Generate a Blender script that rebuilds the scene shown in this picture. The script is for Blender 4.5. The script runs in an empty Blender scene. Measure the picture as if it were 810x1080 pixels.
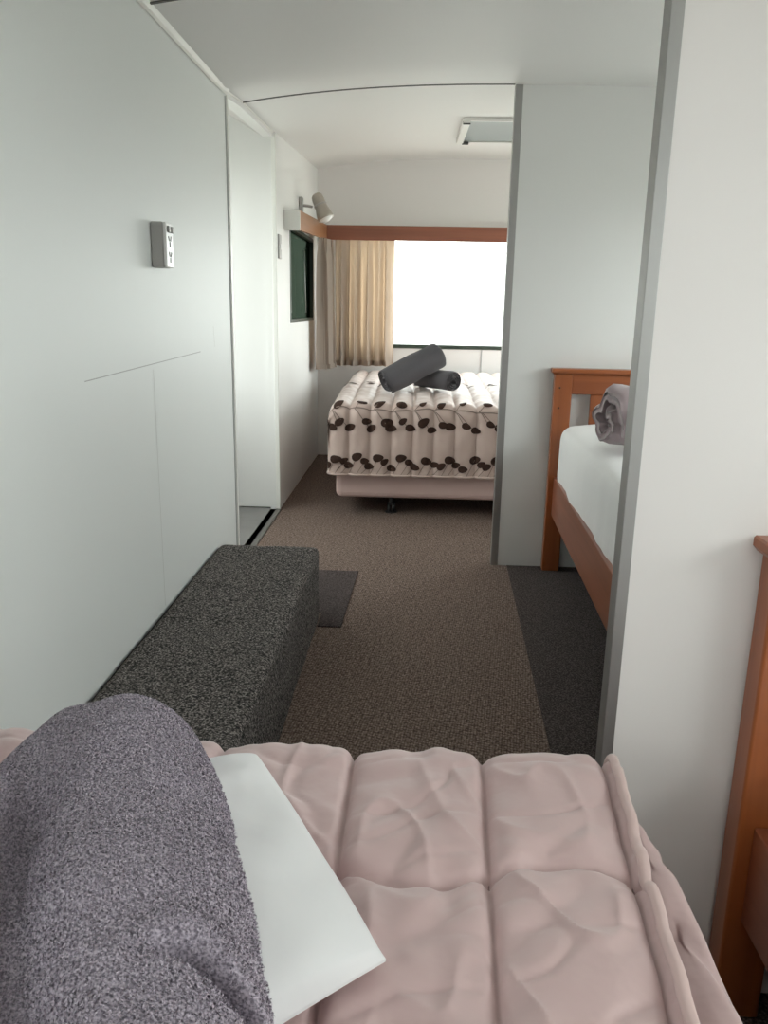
import bpy, bmesh, math, random
from math import sin, cos, pi, radians, exp, sqrt
from mathutils import Vector, Matrix, noise
random.seed(4)
SC = bpy.context.scene
C = SC.collection

# ------------------------------------------------------------------ camera
PITCH, YAW, ROLL, FPX = 0.2463, 0.0365, 0.0185, 851.1
cam = bpy.data.cameras.new('camera'); camo = bpy.data.objects.new('camera', cam); C.objects.link(camo)
cam.sensor_fit = 'HORIZONTAL'; cam.sensor_width = 36; cam.lens = FPX / 810 * 36
cam.clip_start = 0.02; cam.clip_end = 500
_f = Vector((-sin(YAW)*cos(PITCH), cos(YAW)*cos(PITCH), -sin(PITCH)))
_r = Vector((cos(YAW), sin(YAW), 0)); _u = _r.cross(_f)
r2 = cos(ROLL)*_r + sin(ROLL)*_u; u2 = -sin(ROLL)*_r + cos(ROLL)*_u
camo.matrix_world = Matrix(((r2.x, u2.x, -_f.x, 0), (r2.y, u2.y, -_f.y, 0), (r2.z, u2.z, -_f.z, 1.05), (0, 0, 0, 1)))
SC.camera = camo

# ------------------------------------------------------------------ world, exposure
W = bpy.data.worlds.new('sky'); SC.world = W; W.use_nodes = True
bg = W.node_tree.nodes['Background']
bg.inputs[0].default_value = (0.985, 0.995, 1.0, 1); bg.inputs[1].default_value = 5.2
vs = SC.view_settings
SC.display_settings.display_device = 'sRGB'
vs.view_transform = 'Standard'; vs.look = 'None'; vs.gamma = 1; vs.use_curve_mapping = False
vs.exposure = 0.72
SC.cycles.max_bounces = 12; SC.cycles.diffuse_bounces = 8; SC.cycles.transparent_max_bounces = 12
SC.cycles.sample_clamp_indirect = 6

def portal(loc, rot, sx, sy):
    """a skylight portal: marks an opening the daylight of the sky comes through"""
    l = bpy.data.lights.new('daylight_portal', 'AREA'); l.shape = 'RECTANGLE'; l.size = sx; l.size_y = sy
    l.cycles.is_portal = True
    o = bpy.data.objects.new('daylight_portal', l); C.objects.link(o); o.location = loc; o.rotation_euler = rot
XR = 1.52                                        # right wall
YB, YF = 5.86, -1.25                             # rear wall, wall behind the viewer
XL = -0.71
portal((0.45, YB+.08, 1.15), (radians(-90), 0, 0), 2.0, .72)
portal((XR+.08, 4.95, 1.15), (0, radians(90), 0), .86, 1.5)
portal((XR+.08, 2.35, 1.2), (0, radians(90), 0), .6, 1.1)
portal((XR+.08, 0.35, 1.2), (0, radians(90), 0), .6, 1.0)
portal((-1.32, 3.52, 1.2), (0, radians(-90), 0), 1.1, 1.1)
portal((-.78, -.55, 1.25), (0, radians(-90), 0), .6, .9)
portal((0.65, YF-.08, 1.25), (radians(90), 0, 0), .55, .4)

# ------------------------------------------------------------------ helpers
def lin(r, g, b):
    f = lambda c: (c/255/12.92) if c/255 <= .04045 else ((c/255+.055)/1.055)**2.4
    return (f(r), f(g), f(b), 1)

def mat(name, col, rough=.6, metal=0, spec=.5, nscale=0, namt=0, bscale=0, bstr=0, sheen=0, col2=None, bdist=.002, coat=0):
    m = bpy.data.materials.new(name); m.use_nodes = True
    nt = m.node_tree; b = nt.nodes['Principled BSDF']
    b.inputs['Base Color'].default_value = col; b.inputs['Roughness'].default_value = rough
    b.inputs['Metallic'].default_value = metal; b.inputs['Specular IOR Level'].default_value = spec
    if sheen: b.inputs['Sheen Weight'].default_value = sheen
    if coat: b.inputs['Coat Weight'].default_value = coat; b.inputs['Coat Roughness'].default_value = .25
    tc = nt.nodes.new('ShaderNodeTexCoord')
    if nscale:
        n = nt.nodes.new('ShaderNodeTexNoise'); n.inputs['Scale'].default_value = nscale; n.inputs['Detail'].default_value = 4
        r = nt.nodes.new('ShaderNodeValToRGB')
        c2 = col2 or tuple(c*(1-namt) for c in col[:3])+(1,)
        r.color_ramp.elements[0].position = .35; r.color_ramp.elements[1].position = .65
        r.color_ramp.elements[0].color = c2; r.color_ramp.elements[1].color = col
        nt.links.new(tc.outputs['Object'], n.inputs['Vector']); nt.links.new(n.outputs['Fac'], r.inputs[0])
        nt.links.new(r.outputs[0], b.inputs['Base Color'])
    if bscale:
        n2 = nt.nodes.new('ShaderNodeTexNoise'); n2.inputs['Scale'].default_value = bscale; n2.inputs['Detail'].default_value = 3
        bp = nt.nodes.new('ShaderNodeBump'); bp.inputs['Strength'].default_value = bstr; bp.inputs['Distance'].default_value = bdist
        nt.links.new(tc.outputs['Object'], n2.inputs['Vector']); nt.links.new(n2.outputs['Fac'], bp.inputs['Height'])
        nt.links.new(bp.outputs[0], b.inputs['Normal'])
    return m

def wood_mat(name, c1, c2, scale=1.0, axis='Z', rough=.35):
    m = mat(name, c1, rough, coat=.25); nt = m.node_tree; b = nt.nodes['Principled BSDF']
    tc = nt.nodes.new('ShaderNodeTexCoord'); mp = nt.nodes.new('ShaderNodeMapping')
    s = {'X': (1.2, 26, 26), 'Y': (26, 1.2, 26), 'Z': (26, 26, 1.2)}[axis]
    mp.inputs['Scale'].default_value = tuple(k*scale for k in s)
    n = nt.nodes.new('ShaderNodeTexNoise'); n.inputs['Scale'].default_value = 1; n.inputs['Detail'].default_value = 6; n.inputs['Distortion'].default_value = .6
    r = nt.nodes.new('ShaderNodeValToRGB'); r.color_ramp.elements[0].position = .3; r.color_ramp.elements[1].position = .7
    r.color_ramp.elements[0].color = c2; r.color_ramp.elements[1].color = c1
    nt.links.new(tc.outputs['Object'], mp.inputs[0]); nt.links.new(mp.outputs[0], n.inputs['Vector'])
    nt.links.new(n.outputs['Fac'], r.inputs[0]); nt.links.new(r.outputs[0], b.inputs['Base Color'])
    return m

def carpet_mat(name, dark, mid, light, scale, bstr=.8, rows=False, dist=.004):
    m = bpy.data.materials.new(name); m.use_nodes = True; nt = m.node_tree; b = nt.nodes['Principled BSDF']
    b.inputs['Roughness'].default_value = 1; b.inputs['Specular IOR Level'].default_value = .1
    tc = nt.nodes.new('ShaderNodeTexCoord')
    v = nt.nodes.new('ShaderNodeTexVoronoi'); v.inputs['Scale'].default_value = scale
    n = nt.nodes.new('ShaderNodeTexNoise'); n.inputs['Scale'].default_value = scale*.8; n.inputs['Detail'].default_value = 5; n.inputs['Roughness'].default_value = .8
    nt.links.new(tc.outputs['Object'], n.inputs['Vector'])
    r = nt.nodes.new('ShaderNodeValToRGB'); e = r.color_ramp.elements
    e[0].position = .36; e[0].color = dark; e[1].position = .66; e[1].color = light
    k = e.new(.5); k.color = mid
    src = tc.outputs['Object']
    if rows:                                     # rows of woven loops running slantwise across the floor
        mp = nt.nodes.new('ShaderNodeMapping'); mp.inputs['Rotation'].default_value = (0, 0, radians(12)); mp.inputs['Scale'].default_value = (1, .62, 1)
        nt.links.new(src, mp.inputs[0]); src = mp.outputs[0]
        v.inputs['Randomness'].default_value = .35
    nt.links.new(src, v.inputs['Vector'])
    mx = nt.nodes.new('ShaderNodeMath'); mx.operation = 'MULTIPLY_ADD'; mx.inputs[1].default_value = -.35; 
    nt.links.new(v.outputs['Distance'], mx.inputs[0])
    ad = nt.nodes.new('ShaderNodeMath'); ad.operation = 'ADD'; ad.inputs[1].default_value = .13
    nt.links.new(n.outputs['Fac'], ad.inputs[0]); nt.links.new(ad.outputs[0], mx.inputs[2])
    nt.links.new(mx.outputs[0], r.inputs[0]); nt.links.new(r.outputs[0], b.inputs['Base Color'])
    bp = nt.nodes.new('ShaderNodeBump'); bp.inputs['Strength'].default_value = bstr; bp.inputs['Distance'].default_value = dist
    nt.links.new(mx.outputs[0], bp.inputs['Height']); nt.links.new(bp.outputs[0], b.inputs['Normal'])
    return m

M = {}
M['wall'] = mat('white_panel', (.79, .79, .78, 1), .5, nscale=1.2, namt=.03, bscale=6, bstr=.06, bdist=.01)
M['ceiling'] = mat('ceiling_panel', (.80, .795, .785, 1), .55)
M['backwall'] = mat('rear_panel', (.80, .78, .77, 1), .6)
M['coollit'] = mat('cool_lit_panel', (.73, .752, .742, 1), .5, bscale=6, bstr=.06, bdist=.01)  # green cast of the doorway daylight put into the panel colour
M['warmlit'] = mat('warm_lit_panel', (.78, .75, .74, 1), .5)  # warm cast of the light from behind put into the panel colour
M['trimwhite'] = mat('white_trim', (.80, .80, .77, 1), .4)
M['seam'] = mat('seam_dark', (.10, .10, .10, 1), .6)
M['pencil'] = mat('hairline', (.42, .42, .42, 1), .7)
M['alu'] = mat('aluminium', (.41, .405, .40, 1), .42, metal=.85)
M['brown'] = carpet_mat('brown_carpet', (.08, .057, .047, 1), (.205, .152, .128, 1), (.40, .315, .275, 1), 140, .8, True)
M['darkcarpet'] = carpet_mat('dark_grey_carpet', (.045, .037, .036, 1), (.108, .091, .087, 1), (.19, .165, .16, 1), 230, .6)
M['patch'] = carpet_mat('patch_carpet', (.045, .036, .036, 1), (.105, .085, .083, 1), (.17, .145, .14, 1), 230, .6)
M['step'] = carpet_mat('speckled_step_carpet', (.03, .03, .03, 1), (.165, .147, .139, 1), (.50, .46, .44, 1), 210, 1.0)
M['vinyl'] = mat('grey_vinyl', (.23, .225, .22, 1), .5, nscale=8, namt=.12)
M['orange'] = wood_mat('orange_wood', (.36, .105, .030, 1), (.24, .065, .020, 1), axis='Z')
M['orange_x'] = wood_mat('orange_wood_cross', (.36, .105, .030, 1), (.24, .065, .020, 1), axis='X')
M['orange_y'] = wood_mat('red_wood_rail', (.30, .095, .045, 1), (.21, .062, .03, 1), axis='Y')
M['pelmet_x'] = wood_mat('brown_pelmet', (.30, .105, .060, 1), (.22, .075, .042, 1), axis='X', rough=.45)
M['pelmet_y'] = wood_mat('brown_pelmet_lit_side', (.36, .17, .075, 1), (.27, .12, .05, 1), axis='Y', rough=.4)  # same wood, tanner: the light on the side board is in the colour
M['knot'] = mat('dark_plug', (.06, .02, .01, 1), .5)
M['sheet'] = mat('white_sheet', (.82, .82, .82, 1), .85, bscale=25, bstr=.15, bdist=.01, sheen=.2)
M['pillow'] = mat('white_cotton', (.84, .84, .86, 1), .85, bscale=14, bstr=.18, bdist=.012)
M['duvet'] = mat('dusty_pink_microfibre', (.58, .42, .415, 1), .55, bscale=16, bstr=.35, bdist=.012, sheen=.35, nscale=3, namt=.06)
M['hem'] = mat('pink_hem', (.62, .46, .44, 1), .6, sheen=.3)
M['thread'] = mat('seam_thread', (.28, .19, .185, 1), .8)
M['mauve'] = mat('mauve_fabric', (.36, .285, .30, 1), .8, bscale=16, bstr=.3, bdist=.01, sheen=.3)
M['spread'] = mat('bedspread', (.49, .372, .33, 1), .55, bscale=22, bstr=.3, bdist=.008, sheen=.4)
M['leaf'] = mat('leaf_print', (.05, .026, .019, 1), .85, nscale=40, namt=.3, spec=.2)
M['stemline'] = mat('stem_print', (.20, .15, .13, 1), .7)
M['base'] = mat('pink_bed_base', (.60, .44, .41, 1), .8, bscale=60, bstr=.1)
M['castor'] = mat('black_plastic', (.012, .012, .014, 1), .4)
M['greytowel'] = mat('charcoal_towel', (.105, .10, .11, 1), 1, spec=.1, bscale=260, bstr=.7, bdist=.004, sheen=.15)
M['darkinner'] = mat('towel_inner', (.03, .03, .034, 1), 1, spec=.1)
M['frame'] = mat('dark_green_frame', (.035, .052, .038, 1), .4)
M['plastic'] = mat('white_plastic', (.80, .80, .79, 1), .3)
M['plasticgrey'] = mat('grey_plastic', (.42, .41, .40, 1), .4)
M['slot'] = mat('slot_dark', (.08, .08, .08, 1), .5)
M['lampbody'] = mat('beige_lamp', (.42, .39, .34, 1), .35, metal=.3)
M['bulb'] = mat('frosted_bulb', (.85, .85, .83, 1), .2)
M['hatchpane'] = mat('hatch_pane', (.30, .345, .355, 1), .35)
M['ground'] = mat('pale_bounce_ground', (.46, .455, .42, 1), 1, nscale=2, namt=.2)  # ground colour lightened to bounce daylight up to the ceiling
# terry towel: colour varies loop by loop
def terry():
    m = bpy.data.materials.new('grey_violet_terry'); m.use_nodes = True; nt = m.node_tree; b = nt.nodes['Principled BSDF']
    b.inputs['Roughness'].default_value = 1; b.inputs['Specular IOR Level'].default_value = .1; b.inputs['Sheen Weight'].default_value = .25
    tc = nt.nodes.new('ShaderNodeTexCoord'); n = nt.nodes.new('ShaderNodeTexNoise'); n.inputs['Scale'].default_value = 430; n.inputs['Detail'].default_value = 2
    r = nt.nodes.new('ShaderNodeValToRGB'); e = r.color_ramp.elements
    e[0].position = .36; e[0].color = (.18, .158, .195, 1); e[1].position = .64; e[1].color = (.56, .50, .58, 1)
    nt.links.new(tc.outputs['Object'], n.inputs['Vector']); nt.links.new(n.outputs['Fac'], r.inputs[0]); nt.links.new(r.outputs[0], b.inputs['Base Color'])
    return m
M['terry'] = terry()
def curtain_mat():
    m = bpy.data.materials.new('tan_curtain'); m.use_nodes = True; nt = m.node_tree
    for x in list(nt.nodes): nt.nodes.remove(x)
    o = nt.nodes.new('ShaderNodeOutputMaterial'); mx = nt.nodes.new('ShaderNodeMixShader'); mx.inputs[0].default_value = .33
    d = nt.nodes.new('ShaderNodeBsdfDiffuse'); t = nt.nodes.new('ShaderNodeBsdfTranslucent')
    d.inputs[0].default_value = (.40, .345, .305, 1); t.inputs[0].default_value = (.50, .355, .235, 1)
    nt.links.new(d.outputs[0], mx.inputs[1]); nt.links.new(t.outputs[0], mx.inputs[2]); nt.links.new(mx.outputs[0], o.inputs[0])
    return m
M['curtain'] = curtain_mat()
def pane_mat(name, tint, gloss=.08):
    m = bpy.data.materials.new(name); m.use_nodes = True; nt = m.node_tree
    for x in list(nt.nodes): nt.nodes.remove(x)
    o = nt.nodes.new('ShaderNodeOutputMaterial'); mx = nt.nodes.new('ShaderNodeMixShader'); mx.inputs[0].default_value = gloss
    d = nt.nodes.new('ShaderNodeBsdfTransparent'); g = nt.nodes.new('ShaderNodeBsdfGlossy'); g.inputs['Roughness'].default_value = .05
    d.inputs[0].default_value = tint
    nt.links.new(d.outputs[0], mx.inputs[1]); nt.links.new(g.outputs[0], mx.inputs[2]); nt.links.new(mx.outputs[0], o.inputs[0])
    return m
M['glass'] = pane_mat('clear_pane', (.97, 1, .98, 1), .05)
M['dimpane'] = pane_mat('grey_tinted_pane', (.79, .81, .79, 1), .05)  # tint dims the daylight let into the added porch
M['tint'] = pane_mat('dark_tinted_pane', (.080, .100, .083, 1), .06)

class MB:
    """collects verts and faces for one mesh object"""
    def __init__(s): s.v = []; s.f = []; s.mi = []; s.sm = []
    def add(s, vs, fs, mi=0, smooth=False):
        o = len(s.v); s.v += [tuple(p) for p in vs]
        for f in fs: s.f.append(tuple(i+o for i in f)); s.mi.append(mi); s.sm.append(smooth)
        return s
    def box(s, x0, x1, y0, y1, z0, z1, mi=0, bev=0, M4=None):
        if bev:
            bm = bmesh.new(); bmesh.ops.create_cube(bm, size=1)
            for v in bm.verts: v.co = Vector((x0+(v.co.x+.5)*(x1-x0), y0+(v.co.y+.5)*(y1-y0), z0+(v.co.z+.5)*(z1-z0)))
            bmesh.ops.bevel(bm, geom=bm.edges[:], offset=bev, segments=3, profile=.5, affect='EDGES')
            bm.verts.index_update()
            vs = [v.co.copy() for v in bm.verts]; fs = [[v.index for v in f.verts] for f in bm.faces]; bm.free()
        else:
            vs = [Vector((x, y, z)) for x in (x0, x1) for y in (y0, y1) for z in (z0, z1)]
            fs = [(0, 1, 3, 2), (4, 6, 7, 5), (0, 4, 5, 1), (2, 3, 7, 6), (0, 2, 6, 4), (1, 5, 7, 3)]
        if M4: vs = [M4 @ v for v in vs]
        return s.add(vs, fs, mi, False)
    def grid(s, fn, us, vs_, mi=0, flip=False, smooth=True):
        nu, nv = len(us), len(vs_)
        pts = [fn(u, v) for u in us for v in vs_]
        fs = []
        for i in range(nu-1):
            for j in range(nv-1):
                a = i*nv+j; q = (a, a+nv, a+nv+1, a+1)
                fs.append(q[::-1] if flip else q)
        return s.add(pts, fs, mi, smooth)
    def tube(s, pts, r, n=12, mi=0, caps=True, smooth=True):
        pts = [Vector(p) for p in pts]; rs = r if isinstance(r, (list, tuple)) else [r]*len(pts)
        rings = []; up = None
        for i, p in enumerate(pts):
            t = (pts[min(i+1, len(pts)-1)]-pts[max(i-1, 0)]).normalized()
            if up is None: up = t.orthogonal().normalized()
            up = (up - t*up.dot(t)).normalized(); b = t.cross(up)
            rings.append([p+(up*cos(2*pi*k/n)+b*sin(2*pi*k/n))*rs[i] for k in range(n)])
        vs = [q for R_ in rings for q in R_]; fs = []
        for i in range(len(pts)-1):
            for k in range(n):
                fs.append((i*n+k, i*n+(k+1) % n, (i+1)*n+(k+1) % n, (i+1)*n+k))
        if caps: fs.append(tuple(range(n))[::-1]); fs.append(tuple((len(pts)-1)*n+k for k in range(n)))
        return s.add(vs, fs, mi, smooth)
    def build(s, name, mats, parent=None, auto=None):
        me = bpy.data.meshes.new(name); me.from_pydata(s.v, [], s.f)
        for m in (mats if isinstance(mats, (list, tuple)) else [mats]): me.materials.append(m)
        me.polygons.foreach_set('material_index', s.mi); me.polygons.foreach_set('use_smooth', s.sm); me.update()
        o = bpy.data.objects.new(name, me); C.objects.link(o)
        if parent: o.parent = parent
        return o
def fr(a, b, n): return [a+(b-a)*i/(n-1) for i in range(n)]
def tag(o, label, cat, group=None):
    o['label'] = label; o['category'] = cat
    if group: o['group'] = group
    return o
def struct(o, label=None):
    o['kind'] = 'structure'
    if label: o['label'] = label
    return o
def empty(name, loc=(0, 0, 0), rz=0):
    o = bpy.data.objects.new(name, None); C.objects.link(o); o.location = loc; o.rotation_euler = (0, 0, rz); o.empty_display_size = .1
    return o
def sstep(a, b, x):
    t = max(0, min(1, (x-a)/(b-a))); return t*t*(3-2*t)
def lerp_tab(tab, x):
    if x <= tab[0][0]: return tab[0][1]
    for (a, p), (b, q) in zip(tab, tab[1:]):
        if x <= b: return p+(q-p)*(x-a)/(b-a)
    return tab[-1][1]
N = lambda x, y, z=0: noise.noise(Vector((x, y, z)))

# ------------------------------------------------------------------ the shell
def ceil_z(x, y):
    zl = lerp_tab([(-2, 1.735), (2.0, 1.737), (2.9, 1.742), (3.3, 1.792), (4.17, 1.862), (5.86, 1.965)], y)
    u = min(1.0, abs((x-.42)/1.13))
    return zl + .075*(1-u**2.5)

def wall(name, axis, pos, th, a0, a1, holes=(), m='wall', z1=2.12):
    """panel perpendicular to axis, from pos to pos+th, spanning a0..a1 with rectangular openings (a0,a1,z0,z1)"""
    A = sorted({a0, a1, *[h[0] for h in holes], *[h[1] for h in holes]}); Z = sorted({0, z1, *[h[2] for h in holes], *[h[3] for h in holes]})
    b = MB(); lo, hi = min(pos, pos+th), max(pos, pos+th)
    for i in range(len(A)-1):
        for j in range(len(Z)-1):
            ca, cz = (A[i]+A[i+1])/2, (Z[j]+Z[j+1])/2
            if any(h[0] < ca < h[1] and h[2] < cz < h[3] for h in holes): continue
            if axis == 'X': b.box(lo, hi, A[i], A[i+1], Z[j], Z[j+1])
            else: b.box(A[i], A[i+1], lo, hi, Z[j], Z[j+1])
    return struct(b.build(name, M[m]))

# floor: brown carpet, with dark grey carpet in the bunk cells along the right
b = MB()
def jx(y): return .404 + (y-3.252)*(.404-.354)/(3.252-1.769)
b.add([(-.76, YF, 0), (jx(YF), YF, 0), (jx(3.3), 3.3, 0), (.345, 3.3, 0), (XR+.02, 3.3, 0), (XR+.02, YB+.02, 0), (-.76, YB+.02, 0)], [(0, 1, 2, 3, 4, 5, 6)])
b.box(-.76, XR+.02, YF-.04, YB+.02, -.06, -.02)
struct(b.build('floor', M['brown']), 'brown loop-pile carpet on the aisle and bedroom floor')
b = MB(); b.add([(jx(YF), YF, .001), (XR+.02, YF, .001), (XR+.02, 3.3, .001), (jx(3.3), 3.3, .001)], [(0, 1, 2, 3)])
struct(b.build('floor', M['darkcarpet']), 'dark grey carpet under the wooden bunk beds')
b = MB(); b.box(-1.5, -.715, 2.9, 4.24, -.05, .0)
struct(b.build('floor', M['vinyl']), 'grey vinyl landing outside the side doorway')
g = MB(); g.add([(-60, -60, -.55), (60, -60, -.55), (60, 60, -.55), (-60, 60, -.55)], [(0, 1, 2, 3)])
struct(g.build('ground', M['ground']))

# left wall: near stretch up to the doorway, then the bedroom stretch
DZ = 1.70
wall('wall_left', 'X', -.67, -.09, YF-.04, 2.97, [(-1.0, -.1, .95, 1.55)], m='coollit')
b = MB()
hv = []
for y in fr(2.97, 4.172, 9):
    x = -.67 + (-.05)*(y-2.97)/1.2
    hv += [(x, y, ceil_z(x, y)-.020), (x, y, 2.12), (x-.05, y, ceil_z(x, y)-.020), (x-.05, y, 2.12)]
fs = []
for i in range(8):
    a = i*4
    fs += [(a, a+4, a+5, a+1), (a+2, a+3, a+7, a+6), (a, a+2, a+6, a+4), (a+1, a+5, a+7, a+3)]
b.add(hv, fs + [(0, 1, 3, 2), (32, 34, 35, 33)])
struct(b.build('wall_left', M['wall']), 'narrow white header over the side doorway')
wall('wall_left', 'X', XL, -.05, 4.172, YB+.06, [(4.60, 5.60, .965, 1.49)])
wall('wall_rear', 'Y', YB, .06, -.77, XR+.07, [(-.50, 1.44, .79, 1.57)], m='backwall')
wall('wall_right', 'X', XR, .06, YF-.04, YB+.06, [(4.2, 5.7, .72, 1.58), (1.8, 2.9, .9, 1.5), (-.15, .85, .9, 1.5)])
wall('wall_front', 'Y', YF, -.06, -.77, XR+.07, [(.4, .95, 1.05, 1.45)])

b = MB()
ys = fr(YF-.08, YB+.08, 80); xs = fr(-.80, XR+.08, 40)
b.grid(lambda x, y: (x, y, ceil_z(x, y)), xs, ys, flip=True)
b.grid(lambda x, y: (x, y, ceil_z(x, y)+.12), xs, ys)
nx, ny = len(xs), len(ys); o2 = nx*ny
for i in range(nx-1):
    for j in (0, ny-1): b.f.append((i*ny+j, (i+1)*ny+j, o2+(i+1)*ny+j, o2+i*ny+j)); b.mi.append(0); b.sm.append(False)
for j in range(ny-1):
    for i in (0, nx-1): b.f.append((i*ny+j, i*ny+j+1, o2+i*ny+j+1, o2+i*ny+j)); b.mi.append(0); b.sm.append(False)
struct(b.build('ceiling', M['ceiling']))

# partitions, ends capped by aluminium angles
def partition(x0, y0, y1, lab, m='wall'):
    struct(MB().box(x0+.002, XR, y0, y1, 0, 2.05).build('wall_partition', M[m]), lab)
partition(.341, 3.30, 3.335, 'white partition behind the far bunk bed')
partition(.292, 1.088, 1.118, 'white partition behind the near bunk bed', 'warmlit')
def angle(x, y0, y1, w, zt):
    b = MB(); b.box(x-.002, x+w, y0-.0025, y0, 0, zt, bev=.0008); b.box(x-.002, x+.001, y0, y1+.002, 0, zt, bev=.0008); b.box(x-.002, x+w, y1, y1+.0025, 0, zt, bev=.0008)
    return struct(b.build('trim_1', M['alu']))
angle(.341, 3.30, 3.335, .026, 1.865)
angle(.292, 1.088, 1.118, .014, 1.80).name = 'trim_2'

# ceiling joints, cove strip and wall seams
def ceil_strip(y, w, x0, x1, m, nm, dz=.002):
    b = MB(); xs = fr(x0, x1, 40)
    b.grid(lambda x, t: (x, y+(t-.5)*w, ceil_z(x, y)-dz), xs, [0, 1], flip=True)
    b.grid(lambda x, t: (x, y-w/2, ceil_z(x, y)-dz*(1-t)), xs, [0, 1])
    b.grid(lambda x, t: (x, y+w/2, ceil_z(x, y)-dz*(1-t)), xs, [0, 1])
    return struct(b.build(nm, m))
ceil_strip(3.293, .012, -.69, .335, M['seam'], 'trim_3', .003)
ceil_strip(2.13, .011, -.665, XR-.005, M['seam'], 'trim_4', .003)
b = MB()
for (ya, yb, xx) in ((YF, 2.96, -.668), (2.985, 4.16, -.70)):
    ww = .014 if xx > -.68 else .005
    def P(y, k):
        x = xx if xx > -.68 else -.669-.05*(y-2.97)/1.2
        z = ceil_z(x, y)
        return [(x, y, z-ww), (x+ww*.5, y, z-ww*.6), (x+ww, y, z+.002), (x, y, z+.006)][k]
    b.grid(lambda y, k: P(y, int(k)), fr(ya, yb, 24), [0, 1, 2, 3], smooth=False)
struct(b.build('trim_5', M['trimwhite']))
# jamb strips at the doorway
b = MB(); b.box(-.672, -.664, 2.955, 2.975, 0, 1.74, bev=.002); struct(b.build('trim_6', M['trimwhite']))
b = MB(); b.box(-.672, -.6675, 2.944, 2.952, 0, 1.735); struct(b.build('trim_7', M['pencil']))
b = MB(); b.box(-.728, -.706, 4.158, 4.185, 0, 1.858, bev=.003); struct(b.build('trim_8', M['trimwhite']))
# threshold strip
b = MB(); b.box(-.728, -.700, 2.97, 4.16, -.01, .006, bev=.003); struct(b.build('trim_9', mat('threshold_metal', (.16, .15, .14, 1), .4, metal=.6)))
# wall panel seams on the near left wall
b = MB()
def wallbar(ya, za, yb, zb, w):
    d = Vector((0, yb-ya, zb-za)).normalized(); n = Vector((0, -d.z, d.y))*w/2
    p = [Vector((-.6695, ya, za))-n, Vector((-.6695, yb, zb))-n, Vector((-.6695, yb, zb))+n, Vector((-.6695, ya, za))+n]
    b.add(p, [(0, 1, 2, 3)])
wallbar(1.62, .897, 2.52, .912, .0022); 
struct(b.build('trim_10', M['pencil']))
b = MB(); wallbar(2.055, .89, 2.057, .25, .0025); wallbar(2.69, .985, 2.70, .92, .003)
struct(b.build('trim_11', mat('light_seam', (.52, .52, .50, 1), .6)))
# vertical joint on the rear wall below the window
b = MB(); b.box(.455, .461, YB-.004, YB, 0, .785); struct(b.build('trim_12', M['pencil']))

# ------------------------------------------------------------------ windows and door
def window(name, axis, pos, a0, a1, z0, z1, m='glass', fw=.022, mull=True, d=.05):
    """frame lines the opening; pane sits inside it"""
    b = MB()
    def bx(a, c, p, q):
        if axis == 'X': b.box(min(pos, pos+d), max(pos, pos+d), a, c, p, q, bev=.003)
        else: b.box(a, c, min(pos, pos+d), max(pos, pos+d), p, q, bev=.003)
    bx(a0, a1, z0, z0+fw); bx(a0, a1, z1-fw, z1); bx(a0, a0+fw, z0+fw, z1-fw); bx(a1-fw, a1, z0+fw, z1-fw)
    w = b.build(name, M['frame']); struct(w)
    p = MB(); mid = pos+d*.6
    if axis == 'X': p.box(mid, mid+.004, a0+fw*.8, a1-fw*.8, z0+fw*.8, z1-fw*.8)
    else: p.box(a0+fw*.8, a1-fw*.8, mid, mid+.004, z0+fw*.8, z1-fw*.8)
    p.build('pane', M[m], w)
    return w
window('window_1', 'Y', YB-.008, -.50, 1.44, .782, 1.57, fw=.028)
w2 = window('window_2', 'X', XL+.004, 4.60, 5.60, .965, 1.49, m='tint', d=-.045)
b = MB()                                                    # stay arms of the hinged side window
for y in (4.66, 5.27): b.tube([(XL-.004, y, 1.02), (XL-.012, y+.02, 1.22), (XL-.016, y+.025, 1.40)], .004, 8)
b.build('window_stay', mat('stay_metal', (.35, .37, .36, 1), .4, metal=.7), w2)
window('window_3', 'X', XR-.004, 4.2, 5.7, .72, 1.58)
window('window_4', 'X', XR-.004, 1.8, 2.9, .9, 1.5)
window('window_5', 'X', XR-.004, -.15, .85, .9, 1.5)
window('window_6', 'Y', YF+.004, 0.4, .95, 1.05, 1.45, d=-.05)
window('window_7', 'X', -.666, -1.0, -.1, .95, 1.55, d=-.05)
wall('wall_added_porch', 'X', -1.24, -.05, 2.87, 4.30, [(2.97, 4.08, .65, 1.75)], z1=2.1)  # porch shell added to keep daylight from overexposing the open door
wall('wall_added_porch', 'Y', 2.92, -.05, -1.29, -.755, z1=2.1)
wall('wall_added_porch', 'Y', 4.25, .05, -1.29, -.755, z1=2.1)
struct(MB().box(-1.29, -.755, 2.87, 4.30, 2.06, 2.1).build('ceiling', M['wall']), 'flat white ceiling of the porch added to hold back daylight')
window('window_added', 'X', -1.236, 2.97, 4.08, .65, 1.75, m='dimpane', d=-.05)  # added window, sized and tinted to set the light on the door
b = MB(); b.box(-1.20, -.735, 4.19, 4.225, .005, 2.0, bev=.004)
d1 = struct(b.build('door_1', M['wall']), 'white entry door swung open in the side doorway')
b = MB(); b.tube([(-1.17, 4.185, .98), (-1.17, 4.15, .98), (-1.10, 4.15, .98)], .008, 8); b.build('door_handle', M['alu'], d1)

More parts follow.
